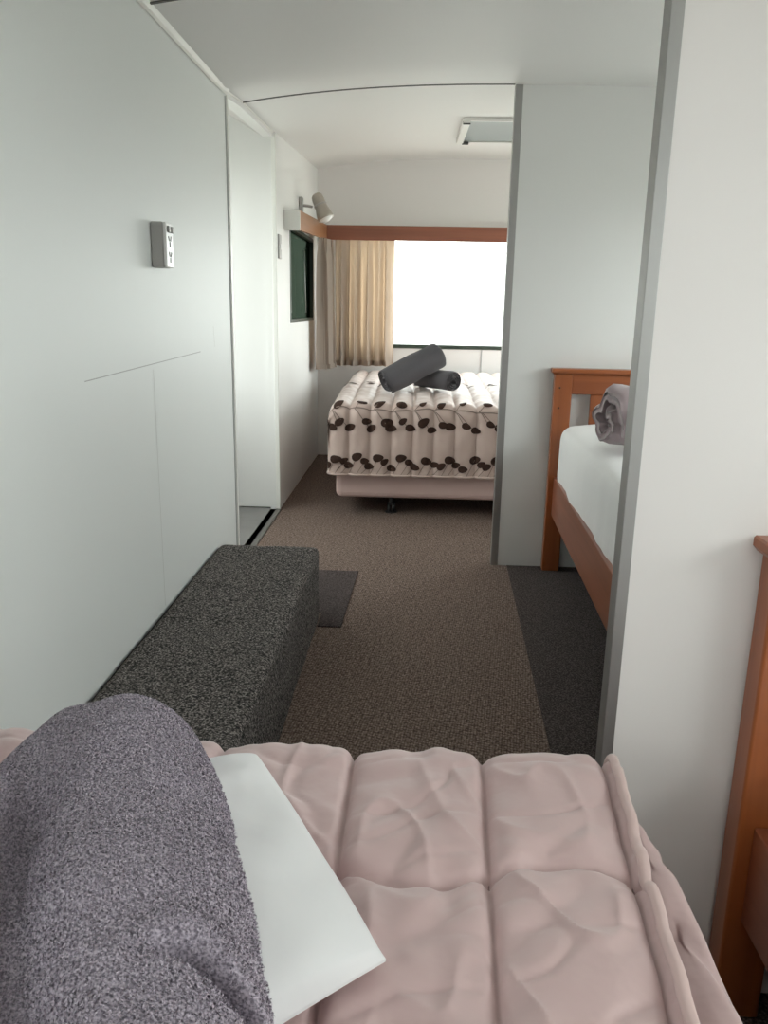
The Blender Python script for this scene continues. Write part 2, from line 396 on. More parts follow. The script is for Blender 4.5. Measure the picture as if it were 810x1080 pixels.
# ------------------------------------------------------------------ carpeted step
def step_surface():
    b = MB(); x0, x1, y0, y1, h = -.664, -.318, 1.12, 2.665, .252
    r = .022
    prof = [(x0, 0), (x0, h-r*.5)]
    for k in range(5): a = pi-k*pi/8; prof.append((x0+r+r*cos(a), h-r+r*sin(a)))
    n = 18
    for k in range(1, n): prof.append((x0+r+(x1-x0-2*r)*k/n, h))
    for k in range(7): a = pi/2-k*pi/12; prof.append((x1-r+r*cos(a), h-r+r*sin(a)))
    for k in range(1, 10): prof.append((x1, (h-r)*(1-k/9)))
    ys = [y0, y0+.006, y0+.02]+fr(y0+.04, y1-.04, 70)+[y1-.02, y1-.006, y1]
    def fn(i, y):
        x, z = prof[int(i)]
        e = min(y-y0, y1-y); s = 1-sqrt(max(0, 1-min(1, e/.02)))*.0 ; k = .02-sqrt(max(0, .02**2-(.02-min(.02, e))**2))
        if z > .01: z -= k*.7*(z/h)
        x += k*.6*(1 if x < (x0+x1)/2 else -1)*abs(x-(x0+x1)/2)/((x1-x0)/2)
        w = .004*N(x*5, y*5, z*5)+.002*N(x*30, y*30, z*30)
        return (x+(w if x > x1-.03 else 0), y, max(0, z+(w if z > .2 else 0)))
    b.grid(fn, list(range(len(prof))), ys, flip=True)
    nP = len(prof); nY = len(ys)
    b.f.append(tuple(i*nY for i in range(nP))); b.mi.append(0); b.sm.append(False)
    b.f.append(tuple(i*nY+nY-1 for i in range(nP))[::-1]); b.mi.append(0); b.sm.append(False)
    return b
st = step_surface().build('carpeted_step', M['step'])
tag(st, 'long low box step covered in speckled charcoal carpet against the left wall', 'step')
b = MB(); 
b.grid(lambda x, y: (x + (.016*(y-2.56)/.6 if x > -.3 else 0), y, .0045+.0012*N(x*14, y*14)), fr(-.312, -.232, 5), fr(2.55, 3.15, 18))
b.grid(lambda x, y: (x + (.016*(y-2.56)/.6 if x > -.3 else 0), y, .0005), fr(-.312, -.232, 5), fr(2.55, 3.15, 18), flip=True)
b.grid(lambda x, y: (x, y, .0045+.0012*N(x*14, y*14)), fr(-.42, -.312, 5), fr(2.672, 3.15, 18))
b.add([(-.42, 2.672, 0), (-.42, 3.15, 0), (-.42, 3.15, .0045), (-.42, 2.672, .0045)], [(0, 1, 2, 3)])
b.add([(-.42, 3.15, 0), (-.312, 3.15, 0), (-.312, 3.15, .0045), (-.42, 3.15, .0045)], [(0, 1, 2, 3)])
for yy in (2.55, 3.15): b.add([(-.312, yy, 0), (-.232+.016*(yy-2.56)/.6, yy, 0), (-.232+.016*(yy-2.56)/.6, yy, .0045), (-.312, yy, .0045)], [(0, 1, 2, 3)])
b.add([(-.232, 2.55, 0), (-.2165, 3.15, 0), (-.2165, 3.15, .0045), (-.232, 2.55, .0045)], [(0, 1, 2, 3)])
tag(b.build('carpet_patch', M['patch']), 'small dark carpet offcut on the brown floor beside the step end', 'rug')

# ------------------------------------------------------------------ wooden beds
def wooden_bed(loc, rz, H, railz, label, Wd=.90, L=1.93, nm='bunk_bed'):
    root = empty(nm, loc, rz); tag(root, label, 'bed', None)
    pw, pd = .07, .045
    def post(x, y, h):
        b = MB(); b.box(x, x+pw, y-pd, y, 0, h, bev=.004)
        return b.build('post', M['orange'], root)
    p = post(0, 0, H-.022)
    for z in (H-.075, H-.155):
        MB().tube([(.022, -pd-.0015, z), (.022, -pd+.002, z)], .004, 10).build('screw_plug', M['knot'], p)
    post(Wd-pw, 0, H-.022)
    post(0, -L+pd, .52); post(Wd-pw, -L+pd, .52)
    # cap with a coved underside
    b = MB(); prof = [(-.003, 0), (-.010, .008), (-.010, .019), (-.007, .022)]
    ring = []
    for (e, z) in prof: ring.append([(e-.002, e-.002-pd, z), (Wd-e+.002, e-pd-.002, z), (Wd-e+.002, -e+.002, z), (e-.002, -e+.002, z)])
    vs = [(x, y, H-.022+z) for rg in ring for (x, y, z) in rg]; fs = []
    for i in range(3):
        for k in range(4): fs.append((i*4+k, i*4+(k+1) % 4, i*4+4+(k+1) % 4, i*4+4+k))
    fs += [(3, 2, 1, 0), (12, 13, 14, 15)]
    b.add(vs, fs); b.build('cap_rail', M['orange_x'], root)
    b = MB(); b.box(pw, Wd-pw, -pd+.008, -.008, H-.10, H-.022, bev=.003); b.build('top_rail', M['orange_x'], root)
    b = MB(); b.box(pw, Wd-pw, -pd+.008, -.008, railz-.16, railz, bev=.003); b.build('lower_rail', M['orange_x'], root)
    n = 5; sw = .06; gap = (Wd-2*pw-n*sw)/(n+1)
    for k in range(n):
        x = pw+gap+(sw+gap)*k
        MB().box(x, x+sw, -pd+.014, -.014, railz, H-.10, bev=.002).build('slat', M['orange'], root)
    for x in (.022, Wd-.047):
        MB().box(x, x+.025, -L+pd, -pd, railz-.16, railz, bev=.003).build('side_rail', M['orange_y'], root)
    MB().box(pw, Wd-pw, -L+.008, -L+.037, railz-.16, railz, bev=.003).build('foot_rail', M['orange_x'], root)
    for k in range(12):
        y = -.12-k*.155
        MB().box(.047, Wd-.047, y-.07, y, railz-.07, railz-.05).build('bed_slat', M['orange_x'], root)
    return root
def mattress(loc, rz, z0, z1, label, Wd=.90, L=1.93):
    b = MB(); x0, x1, y0, y1 = .030, Wd-.030, -L+.05, -.055
    zb = z0; zt = z1; nn = 46
    def fn(u, v):
        # u across (perimeter of the cross section), v along
        y = y0+(y1-y0)*v
        e = min(v, 1-v)*(y1-y0); endr = .05; k = sqrt(max(0, 1-(1-min(1, e/endr))**2))
        # superellipse cross section
        a = u*2*pi; cx, cz = (x0+x1)/2, (zb+zt)/2; hw, hh = (x1-x0)/2, (zt-zb)/2
        pw = lambda t, p: math.copysign(abs(t)**p, t)
        x = cx+hw*pw(cos(a), .16)*(1-.06*(1-k)); z = cz+hh*pw(sin(a), .33)*(.55+.45*k)
        side = abs(cos(a))
        w = .006*N(x*6, y*4, z*6)+.003*N(x*16, y*12, 3)
        if z > cz: z += w; z += .012*sin((x-x0)/(x1-x0)*pi)
        x += (w*1.6+.002*sin(y*7))*(1 if x > cx else -1)*sstep(.5, 1, side)
        return (x, y, z)
    b.grid(fn, fr(0, 1, 97), fr(0, 1, 60))
    nv = 60
    b.f.append(tuple(i*nv for i in range(96))); b.mi.append(0); b.sm.append(True)
    b.f.append(tuple(i*nv+nv-1 for i in range(96))[::-1]); b.mi.append(0); b.sm.append(True)
    o = b.build('mattress', M['sheet']); o.location = loc; o.rotation_euler = (0, 0, rz)
    return tag(o, label, 'mattress')
RZ = radians(-2.4)
wooden_bed((.548, 3.285, 0.001), RZ, .835, .40, 'orange wooden bunk bed against the far white partition, under the white mattress')
mattress((.548, 3.285, 0), RZ, .352, .625, 'thick white sheeted mattress on the far wooden bed beside the aisle', L=1.9)
wooden_bed((.482, 1.083, 0.001), 0, .757, .335, 'orange wooden bed post and rail standing at the right edge, against the near partition')
mattress((.50, 1.083, 0), 0, .287, .46, 'white mattress of the near wooden bed, just beyond the right edge', Wd=.86)

# ------------------------------------------------------------------ rolls (towels, rolled duvet)
def roll_mesh(Rr, L, th, turns, squash=1.0, nseg=34, wob=.0, seed=0, lip=.018):
    """sheet rolled up about the X axis: real spiral with rounded lips at both ends"""
    b = MB(); n = int(turns*nseg); rin = Rr-th*turns
    prof = [(0, .12 if lip < .02 else .4), (lip*.15, .52 if lip < .02 else .66), (lip*.42, .83), (lip, 1)]; mx_ = lip+.03
    xs = [(-L/2+d, s) for d, s in prof]+[(x, 1) for x in fr(-L/2+mx_, L/2-mx_, 14)]+[(L/2-d, s) for d, s in prof[::-1]]
    def ring(x, s):
        out = []; inn = []
        for i in range(n+1):
            a = 2*pi*i/nseg; r = max(.004, rin+th*i/nseg)
            w = wob*N(cos(a)*1.6+seed, sin(a)*1.6, x*9)+wob*.5*N(cos(a)*4, sin(a)*4+seed, x*22)
            tt = min(1, (n-i)/(nseg*.12)+.25); h = th*.46*s*tt
            r += w; r *= 1-.16*(1-s) if lip > .02 else 1
            xx = x + (.004*N(a*.7, seed, 2) if abs(x) > L/2-.02 else 0)
            out.append((xx, (r+h)*cos(a), (r+h)*sin(a)*squash)); inn.append((xx, (r-h)*cos(a), (r-h)*sin(a)*squash))
        return out+inn[::-1]
    rings = [ring(x, s) for x, s in xs]; m = len(rings[0])
    vs = [p for r in rings for p in r]; fs = []
    for i in range(len(rings)-1):
        for k in range(m): fs.append((i*m+k, (i+1)*m+k, (i+1)*m+(k+1) % m, i*m+(k+1) % m))
    b.add(vs, fs, 0, True)
    for i in (0, len(rings)-1):                 # close the lips
        q = [(i*m+k, i*m+k+1, i*m+m-2-k, i*m+m-1-k) for k in range(n)]
        if i == 0: q = [t[::-1] for t in q]
        for t in q: b.f.append(t); b.mi.append(0); b.sm.append(True)
    return b
def place(o, loc, rot): o.location = loc; o.rotation_euler = rot; return o
tB = roll_mesh(.060, .30, .013, 3.6, .92, wob=.004, seed=3).build('rolled_towel', M['greytowel'])
place(tB, (.115, 4.62, .668), (radians(20), 0, radians(-52)))
tag(tB, 'smaller charcoal rolled towel lying flat, its spiral end to the right', 'towel', 'rolled towels on the rear bed')
tA = roll_mesh(.075, .36, .014, 4.2, .95, wob=.005, seed=9).build('rolled_towel', M['greytowel'])
place(tA, (-.025, 4.53, .735), (radians(200), radians(-24), radians(27)))
tag(tA, 'larger charcoal rolled towel propped up slanting on the other roll', 'towel', 'rolled towels on the rear bed')
ro = roll_mesh(.100, .44, .062, 1.38, .92, wob=.026, seed=5, lip=.055).build('rolled_duvet', M['mauve'])
place(ro, (.785, 2.58, .727), (radians(75), 0, radians(24)))
tag(ro, 'rolled mauve duvet lying at the head of the far white mattress', 'duvet')

# ------------------------------------------------------------------ rear double bed
BX0, BX1, BY0, BY1 = -.405, .93, 4.10, 5.80
bed = empty('divan_bed', (0, 0, 0)); tag(bed, 'low pink upholstered bed base on castors under the leaf-patterned bedspread', 'bed')
b = MB(); b.box(BX0, BX1, BY0, BY1, .09, .30, bev=.03); b.build('base', M['base'], bed)
b = MB(); b.box(BX0+.01, BX1-.01, BY0+.01, BY1, .305, .535, bev=.04); b.build('mattress', M['sheet'], bed)
for (x, y) in ((-.115, 4.18), (.60, 4.18), (-.115, 5.65), (.60, 5.65)):
    b = MB(); b.tube([(x, y, .092), (x, y, .045)], .012, 10)
    b.tube([(x, y, .055), (x, y, .040)], .022, 12)
    for s in (-.012, .012): b.tube([(x+s-.008, y, .026), (x+s+.008, y, .026)], .025, 16)
    b.tube([(x, y, .006), (x, y, .0)], [.03, .034], 16)
    b.build('castor', M['castor'], bed)
# bedspread: arc-length profile down the foot side, with quilted channels
CH = .107
def spread_pt(u, v, off=0.0):
    """u: x across; v: arc length, 0 at the front hem, growing up the drop and back over the top"""
    drop = .345; r = .05; zt = .572
    x = u
    # side drop on the left: u below the edge turns the corner
    ex = BX0-.035
    ch = abs((u-ex)/CH - round((u-ex)/CH))*2          # 0 at seam, 1 mid channel
    puff = .019*(1-(1-ch)**3)+off
    if v < drop-r:
        y = BY0-.030-.012*(1-v/(drop-r)); z = zt-drop+v; ny, nz = -1, 0
    elif v < drop-r+r*pi/2:
        a = (v-(drop-r))/r; y = BY0-.030+r*(1-cos(a)); z = zt-r+r*sin(a); ny, nz = -cos(a), sin(a)
    else:
        d = v-(drop-r+r*pi/2); y = BY0-.030+r+d; z = zt+.028*sstep(0, .7, d)+.012*sstep(.7, 1.6, d); ny, nz = 0, 1
    tw = N(u*9, v*9, 1)*.006+N(u*24, v*18, 4)*.004
    k = puff+tw
    return Vector((x, y+ny*k, z+nz*k))
def spread_full(u, v, off=0.0):
    """rolls the left side down around the bed edge"""
    ex = BX0-.035; R0 = .06
    if u >= ex+R0: return spread_pt(u, v, off)
    a = min((ex+R0-u)/R0, pi/2); dn = max(0, (ex+R0-u)-R0*pi/2)
    p = spread_pt(ex+R0, v, off)
    front = sstep(.34, .22, v)                       # along the front drop the corner wraps round in plan
    ptop = Vector((ex+R0-(R0+.0)*sin(a), p.y, p.z-(R0*(1-cos(a))+dn)))
    pfr = Vector((ex+R0-(R0)*sin(a)-.004, p.y+(R0*(1-cos(a))+dn), p.z))
    q = ptop.lerp(pfr, front)
    w = .008*N(u*10, v*8, 7)
    return Vector((q.x-w*.8-off*sin(a), q.y-off*cos(a)*front, max(q.z, .215)))
b = MB()
ul = -.74; us = fr(ul, BX1+.03, 330); vss = fr(0, 2.02, 230)
b.grid(spread_full, us, vss, mi=0)
sp_n = len(b.v)
# leaf print, lying on the fabric
def leaf(cu, cv, ang, ln, wd, mi=1):
    ring = []
    for k in range(14):
        a = 2*pi*k/14; lx = cos(a)*ln/2; ly = sin(a)*wd/2*(1-.25*cos(a))
        ring.append((cu+lx*cos(ang)-ly*sin(ang), cv+lx*sin(ang)+ly*cos(ang)))
    c = spread_full(cu, cv, .0035); pts = [c]+[spread_full(u, v, .0035) for u, v in ring]
    mid = [spread_full(cu+(u-cu)*.5, cv+(v-cv)*.5, .0035) for u, v in ring]
    pts += mid; f = []
    for k in range(14):
        k2 = (k+1) % 14
        f += [(1+k, 1+k2, 15+k2, 15+k), (15+k, 15+k2, 0)]
    b.add(pts, f, mi, True)
def stem(pl, w=.004, mi=2):
    pts = []
    for i, (u, v) in enumerate(pl):
        a = pl[max(0, i-1)]; c = pl[min(len(pl)-1, i+1)]; d = Vector((c[0]-a[0], c[1]-a[1])).normalized()*w/2
        pts += [spread_full(u-d.y, v+d.x, .003), spread_full(u+d.y, v-d.x, .003)]
    b.add(pts, [(2*i, 2*i+1, 2*i+3, 2*i+2) for i in range(len(pl)-1)], mi, True)
rr = random.Random(11)
def band(vc, sgn, dens=.098, big=1.0):
    u = -.62
    stem([(x, vc+.006*sin(x*13)) for x in fr(-.62, BX1, 120)], .005)
    while u < BX1-.05:
        for (side, reach, lean) in ((-sgn, .062, .05), (-sgn, .085, .09), (sgn, .036, .03)):
            u1 = u+lean+rr.uniform(-.012, .012); v1 = vc+side*(reach+rr.uniform(-.012, .012))
            stem([(u+(u1-u)*t, vc+(v1-vc)*(t**1.3)) for t in fr(0, 1, 7)], .0035)
            s = big*rr.uniform(.8, 1.15)
            leaf(u1+.008, v1-side*.004, rr.uniform(-.5, .9), .054*s, .036*s)
        u += dens*rr.uniform(.85, 1.15)
band(.325, 1, .108, 1.05)
u = -.62
while u < BX1:                                       # lower band: leaves on stems rising from the hem
    for (du, h, s) in ((0, .085, 1.15), (.035, .06, .9), (.068, .045, 1.0)):
        u1 = u+du+rr.uniform(-.01, .01); hh = h+rr.uniform(-.012, .012)
        stem([(u1-.04*(1-t), .005+(hh-.005)*t) for t in fr(0, 1, 6)], .003)
        leaf(u1, hh, rr.uniform(-.3, .6), .050*s, .035*s)
    u += .116*rr.uniform(.9, 1.1)
for vc in (1.15,): band(vc, 1, .15)
spread = b.build('bedspread', [M['spread'], M['leaf'], M['stemline']])
tag(spread, 'pale pink quilted bedspread with brown leaf sprigs on the rear bed', 'bedspread')
h = MB(); h.tube([spread_full(u, .0)+Vector((0, 0, -.002)) for u in fr(ul+.02, BX1+.02, 140)], .006, 8); h.build('hem', M['spread'], spread)
h = MB()                                             # cord of stitching sunk between the channels
for k in range(0, 13):
    u = BX0-.035+CH*k
    if u < BX1: h.tube([spread_full(u, v, -.001) for v in fr(.01, 1.9, 120)], .0016, 5)
h.build('stitching', mat('spread_thread', (.42, .32, .29, 1), .8), spread)

# ------------------------------------------------------------------ curtains and pelmet
def curtain(fn, label, hooks=None, seed=0):
    b = MB(); us = fr(0, 1, 150); vs_ = fr(0, 1, 34)
    b.grid(fn, us, vs_)
    o = b.build('curtain', M['curtain']); tag(o, label, 'curtain', 'curtains in the rear corner'); return o
def pleat(u, v, n, amp, seed):
    amp *= 1.25; t = .35+.65*sstep(0, .18, v)                     # gathered tight under the pelmet
    return amp*(.55+.45*v)*(sin(2*pi*n*u+1.3*sin(5*u+seed)+.5*v)+.35*sin(2*pi*n*2.1*u+seed))*t + amp*.5*N(u*6, v*2, seed)
CZ1, CZ0 = 1.505, .665
o = curtain(lambda u, v: (-.575+.40*u+.012*v*(u-.2)+.006*sin(u*40+v), 5.745+pleat(u, v, 5.2, .034, 2)*.9-.01, CZ1-(CZ1-CZ0)*v-.004*sin(u*50)*(v > .9)),
        'backlit tan curtain gathered at the left of the rear window')
b = MB(); b.grid(lambda u, v: (-.575+.40*u+.013*(u-.2), 5.733+pleat(u, 1, 5.2, .034, 2)*.9-.01, CZ0+v*.035-.002), fr(0, 1, 150), fr(0, 1, 3))
b.build('hem', M['curtain'], o)
o = curtain(lambda u, v: (-.640+.06*u+pleat(u, v, 3.1, .020, 5), 5.38+.28*u+.012*sin(30*u), 1.49-(1.49-.655)*v),
        'grey-beige curtain pulled into the corner over the dark side window')
b = MB(); b.grid(lambda u, v: (-.632+.06*u+pleat(u, 1, 3.1, .020, 5), 5.38+.28*u+.012*sin(30*u), .655+v*.03), fr(0, 1, 120), fr(0, 1, 3))
b.build('hem', M['curtain'], o)

pm = empty('curtain_pelmet', (0, 0, 0)); tag(pm, 'reddish brown wooden pelmet board running over both bedroom windows', 'pelmet')
def sloped_box(pts, name, m, par):                   # 8 corners
    b = MB(); b.add(pts, [(0, 1, 2, 3), (7, 6, 5, 4), (0, 4, 5, 1), (1, 5, 6, 2), (2, 6, 7, 3), (3, 7, 4, 0)])
    return b.build(name, m, par)
ya, yb_ = 4.43, YB-.155
za0, za1, zb0, zb1 = 1.442, 1.540, 1.497, 1.592
sloped_box([(-.642, ya, za0), (-.642, yb_, zb0), (-.642, yb_, zb1), (-.642, ya, za1), (-.628, ya, za0), (-.628, yb_, zb0), (-.628, yb_, zb1), (-.628, ya, za1)], 'side_board', M['pelmet_y'], pm)
sloped_box([(XL, ya, za1-.008), (XL, yb_, zb1-.008), (XL, yb_, zb1), (XL, ya, za1), (-.642, ya, za1-.008), (-.642, yb_, zb1-.008), (-.642, yb_, zb1), (-.642, ya, za1)], 'top_board', M['trimwhite'], pm)
MB().box(-.642, XR-.01, YB-.156, YB-.142, 1.497, 1.592, bev=.002).build('rear_board', M['pelmet_x'], pm)
MB().box(-.642, XR-.01, YB-.142, YB-.001, 1.584, 1.592).build('rear_top_board', M['trimwhite'], pm)
MB().box(XL+.001, -.627, ya-.010, ya, za0-.002, za1+.002, bev=.002).build('end_cap', M['trimwhite'], pm)

# ------------------------------------------------------------------ reading lamp
lp = empty('wall_lamp', (XL, 4.98, 1.628)); tag(lp, 'beige metal spotlight reading lamp on the left wall above the pelmet', 'lamp')
MB().box(.001, .022, -.028, .028, -.045, .045, bev=.004).build('wall_plate', M['plasticgrey'], lp)
b = MB(); b.tube([(.02, 0, .0), (.05, 0, -.002), (.075, .01, -.006)], .008, 10); b.build('arm', M['plasticgrey'], lp)
d = Vector((.060, -.02, -.135)); s0 = Vector((.098, .01, .062))
b = MB(); pts = [s0+d*t for t in (-.02, 0, .06, .2, .45, .6, .75, .95, 1.0)]
b.tube(pts, [.010, .024, .032, .036, .036, .039, .045, .050, .049], 24); sh = b.build('lamp_shade', M['lampbody'], lp)
b = MB(); b.tube([s0+d*t for t in (.40, .42, .46, .48)], [.036, .0395, .0395, .037], 24); b.build('shade_ring', M['plasticgrey'], sh)
b = MB(); b.tube([s0+d*t for t in (.93, 1.0, 1.06, 1.12)], [.042, .042, .032, .008], 20); b.build('bulb', M['bulb'], lp)

# ------------------------------------------------------------------ power outlet and switch plate
so = empty('power_outlet', (-.67, 2.115, 1.196)); tag(so, 'white double power point standing proud of the near left wall', 'socket')
b = MB(); b.box(.0, .032, -.029, .029, -.055, .055, bev=.004); b.build('mounting_box', M['plasticgrey'], so)
# tapered face plate
b = MB(); b.box(.032, .040, -.0295, .0295, -.0545, .0545, bev=.003); b.build('face_plate', M['plastic'], so)
for y_ in (-.014, .014):
    b = MB(); b.box(.040, .046, y_-.007, y_+.009, .030, .046, bev=.002); b.build('rocker_switch', M['plasticgrey'], so)
b = MB()
for (y, z, a) in ((-.008, .016, .5), (.008, .016, -.5), (0, .002, 0), (-.008, -.022, .5), (.008, -.022, -.5), (0, -.036, 0)):
    b.box(-.0005, .0008, -.0024, .0024, -.006, .006, M4=Matrix.Translation((.0402, y, z)) @ Matrix.Rotation(a, 4, 'X'))
b.build('pin_slot', M['slot'], so)
sw = empty('switch_plate', (XL, 4.235, 1.345)); tag(sw, 'slim grey switch plate by the doorway edge in the bedroom', 'switch')
MB().box(.0, .010, -.035, .035, -.058, .058, bev=.003).build('plate', M['plasticgrey'], sw)
MB().box(.010, .014, -.010, .010, -.015, .015, bev=.002).build('rocker_switch', M['plastic'], sw)

# ------------------------------------------------------------------ roof hatch
hx0, hx1, hy0, hy1 = .190, .72, 4.16, 4.92
ht = empty('roof_hatch', (0, 0, 0)); tag(ht, 'white framed roof hatch with grey pane in the bedroom ceiling', 'hatch')
def hz(x, y): return ceil_z(x, y)-.004
def hbar(x0, x1, y0, y1, dz, m, nm):
    b = MB(); t = [(x0, y0), (x1, y0), (x1, y1), (x0, y1)]
    zlo = min(hz(x, y) for x, y in t)
    b.add([(x, y, hz(x, y)-dz) for x, y in t]+[(x, y, hz(x, y)+.003) for x, y in t], [(3, 2, 1, 0), (4, 5, 6, 7), (0, 1, 5, 4), (1, 2, 6, 5), (2, 3, 7, 6), (3, 0, 4, 7)])
    return b.build(nm, m, ht)
hbar(hx0, hx0+.034, hy0, hy1, .020, M['trimwhite'], 'frame_bar')
hbar(hx1-.034, hx1, hy0, hy1, .020, M['trimwhite'], 'frame_bar')
hbar(hx0+.034, hx1-.034, hy0, hy0+.018, .012, M['trimwhite'], 'frame_bar')
hbar(hx0+.034, hx1-.034, hy1-.012, hy1, .012, M['trimwhite'], 'frame_bar')
hbar(hx0+.034, hx1-.034, hy0+.018, hy1-.012, .004, M['hatchpane'], 'pane')
for (x, y) in ((hx0+.017, hy0+.012), (hx0+.048, hy1-.02)):
    b = MB(); z = hz(x, y)-.022; b.box(x-.018, x+.018, y-.007, y+.007, z-.004, z+.012, bev=.002); b.build('catch', M['slot'], ht)

# ------------------------------------------------------------------ foreground single bed
fb = empty('single_bed', (0, 0, 0)); tag(fb, 'single bed base along the left wall beneath the pink quilted duvet', 'bed')
FX0, FX1, FY0, FY1 = -.655, .225, -.98, .885
MB().box(FX0, FX1, FY0, FY1, .10, .27, bev=.02).build('base', M['base'], fb)
MB().box(FX0, FX1, FY0, FY1, .275, .462, bev=.035).build('mattress', M['sheet'], fb)
for x in (FX0+.08, FX1-.08):
    for y in (FY0+.1, FY1-.1): MB().tube([(x, y, 0), (x, y, .105)], [.018, .024], 12).build('leg', M['castor'], fb)
SX = [-.56, -.40, -.235, -.066, .097, .250, .28]
SY = [-.62, -.30, -.02, .26, .455, .70, .935]
def qcell(t, S):
    for a, c in zip(S, S[1:]):
        if a <= t <= c: return (t-a)/(c-a), min(t-a, c-t)
    return .5, .1
def seamx(i_x, y): return i_x + .055*(y-.93)*.35
def duvet_top(x, y):
    """height of the quilted top layer"""
    xs_ = x
    yy = y + .018*sin(x*19+1)+.02*N(x*4, y*2, 8)
    tx, dx = qcell(xs_, SX); ty, dy = qcell(yy, SY)
    px = 1-abs(2*tx-1)**5; py = 1-abs(2*ty-1)**5
    px = max(px, 0); py = max(py, 0)
    z = .496 + .017*(px**.5)*(py**.5)
    z -= .006*exp(-(dx/.006)**2)+.006*exp(-(dy/.006)**2)
    # puckers radiating from the seams, and soft folds
    z += .0035*sin(xs_*95+6*N(x*5, y*5))*exp(-dy/.035)*min(1, dy/.006)
    z += .0030*sin(yy*90+5*N(x*6, y*4, 2))*exp(-dx/.03)*min(1, dx/.006)
    z += .007*N(x*7, y*7, 3)+.005*N(x*15+y*6, y*11, 5)
    r = N(x*4+2, y*7-x*5, 11); z -= .0045*exp(-(r/.10)**2)*(px*py)
    q1 = N(x*11+y*5, y*4-x*3, 21); z += .0055*(1-min(1, abs(q1)/.16))**2*(px*py)
    q2 = N(y*13-x*4, x*5+y*2, 33); z -= .0040*(1-min(1, abs(q2)/.13))**2*(px*py)
    z += .0020*N(x*24+y*9, y*14-x*12, 6)+.003*N(x*13-y*10, y*6, 9)
    z += .008*sstep(-.35, -.60, x)
    return z
def duvet_pt(u, v):
    """u across, v along to the foot end then down its drop"""
    ye = .905+.004*sin(u*40)
    x = u-sstep(-.1, .262, u)*.075*(.935-min(v, .935))     # right hem runs slightly inwards towards the viewer
    if v <= ye: y, z = v, duvet_top(u if u < .1 else u, min(v, .93)); 
    else:
        d = v-ye; R0 = .045; zt = duvet_top(u, .905)
        a = min(d/R0, pi/2); dn = max(0, d-R0*pi/2)
        y = ye+R0*sin(a)-.01*dn; z = zt-R0*(1-cos(a))-dn
    return (x, y, z)
b = MB()
us = fr(-.664, .262, 300); vs_ = fr(-.55, 1.30, 420)
b.grid(duvet_pt, us, vs_)
du = b.build('duvet', M['duvet']); tag(du, 'dusty pink box-stitched duvet spread over the bed in the foreground', 'duvet')
# hem: rolled edge down the right side of the top layer
b = MB(); pts = []; rs = []
for v in fr(-.55, 1.28, 170):
    p = Vector(duvet_pt(.259, v)); pts.append(p+Vector((.002, 0, .0025+.001*N(v*30, 1)))); rs.append(.0062*(1+.06*N(v*26, 4)))
b.tube(pts, rs, 10); b.build('hem', M['hem'], du)
b = MB()
for sx in SX[1:-1]:
    b.tube([Vector(duvet_pt(sx, v))+Vector((0, 0, .0006)) for v in fr(-.4, 1.0, 160)], .0011, 5)
b.build('stitching', M['thread'], du)
# lower layer of the folded duvet hanging down the aisle side
def drop_pt(u, v):
    prof = [(.16, .478), (.225, .476), (.262, .472), (.286, .458), (.300, .43), (.306, .39), (.306, .33), (.302, .26), (.298, .19), (.294, .13)]
    t = u*(len(prof)-1); i = min(int(t), len(prof)-2); f = t-i
    x = prof[i][0]+(prof[i+1][0]-prof[i][0])*f; z = prof[i][1]+(prof[i+1][1]-prof[i][1])*f
    e = sstep(.80, .93, v)
    x -= (.035*e+.0)*sstep(.2, .5, u); z -= .05*e*sstep(.15, .6, u)
    z += .020*sstep(.95, .72, v)*sstep(.15, .35, u)*sstep(.75, .4, u)
    w = .012*sin(v*23+3*u+2*N(v*3, 2))*sstep(.2, .9, u)+.008*N(v*12, u*5, 2)
    r = N(v*6-u*2, u*3, 5); w -= .010*exp(-(r/.08)**2)
    nx, nz = (0, 1) if u < .25 else ((.6, .8) if u < .4 else (1, .1))
    return (x+w*nx, v, z+w*nz*.6)
b = MB(); b.grid(drop_pt, fr(0, 1, 70), fr(-.5, .925, 200), flip=True)
b.grid(lambda u, v: tuple(Vector(drop_pt(u, .925))+Vector((-.02*v if u > .3 else 0, -.012*v*1, -.03*v*(1 if u < .3 else .2)))), fr(0, 1, 70), fr(0, 1, 4), flip=False)
b.build('lower_layer', M['duvet'], du)

# ------------------------------------------------------------------ pillow
def patch(P00, P10, P11, P01, bulge=(0, 0, 0, 0)):
    """bilinear quad with bowed sides: returns f(u,v)->(x,y). bulge order: v=0,u=1,v=1,u=0"""
    P = [Vector(p) for p in (P00, P10, P11, P01)]
    def f(u, v):
        p = (P[0]*(1-u)*(1-v)+P[1]*u*(1-v)+P[2]*u*v+P[3]*(1-u)*v)
        q = 4*u*(1-u); r = 4*v*(1-v)
        e0 = (P[1]-P[0]); n0 = Vector((e0.y, -e0.x)).normalized()
        e1 = (P[2]-P[1]); n1 = Vector((e1.y, -e1.x)).normalized()
        e2 = (P[3]-P[2]); n2 = Vector((e2.y, -e2.x)).normalized()
        e3 = (P[0]-P[3]); n3 = Vector((e3.y, -e3.x)).normalized()
        return p+n0*bulge[0]*q*(1-v)+n1*bulge[1]*r*u+n2*bulge[2]*q*v+n3*bulge[3]*r*(1-u)
    return f
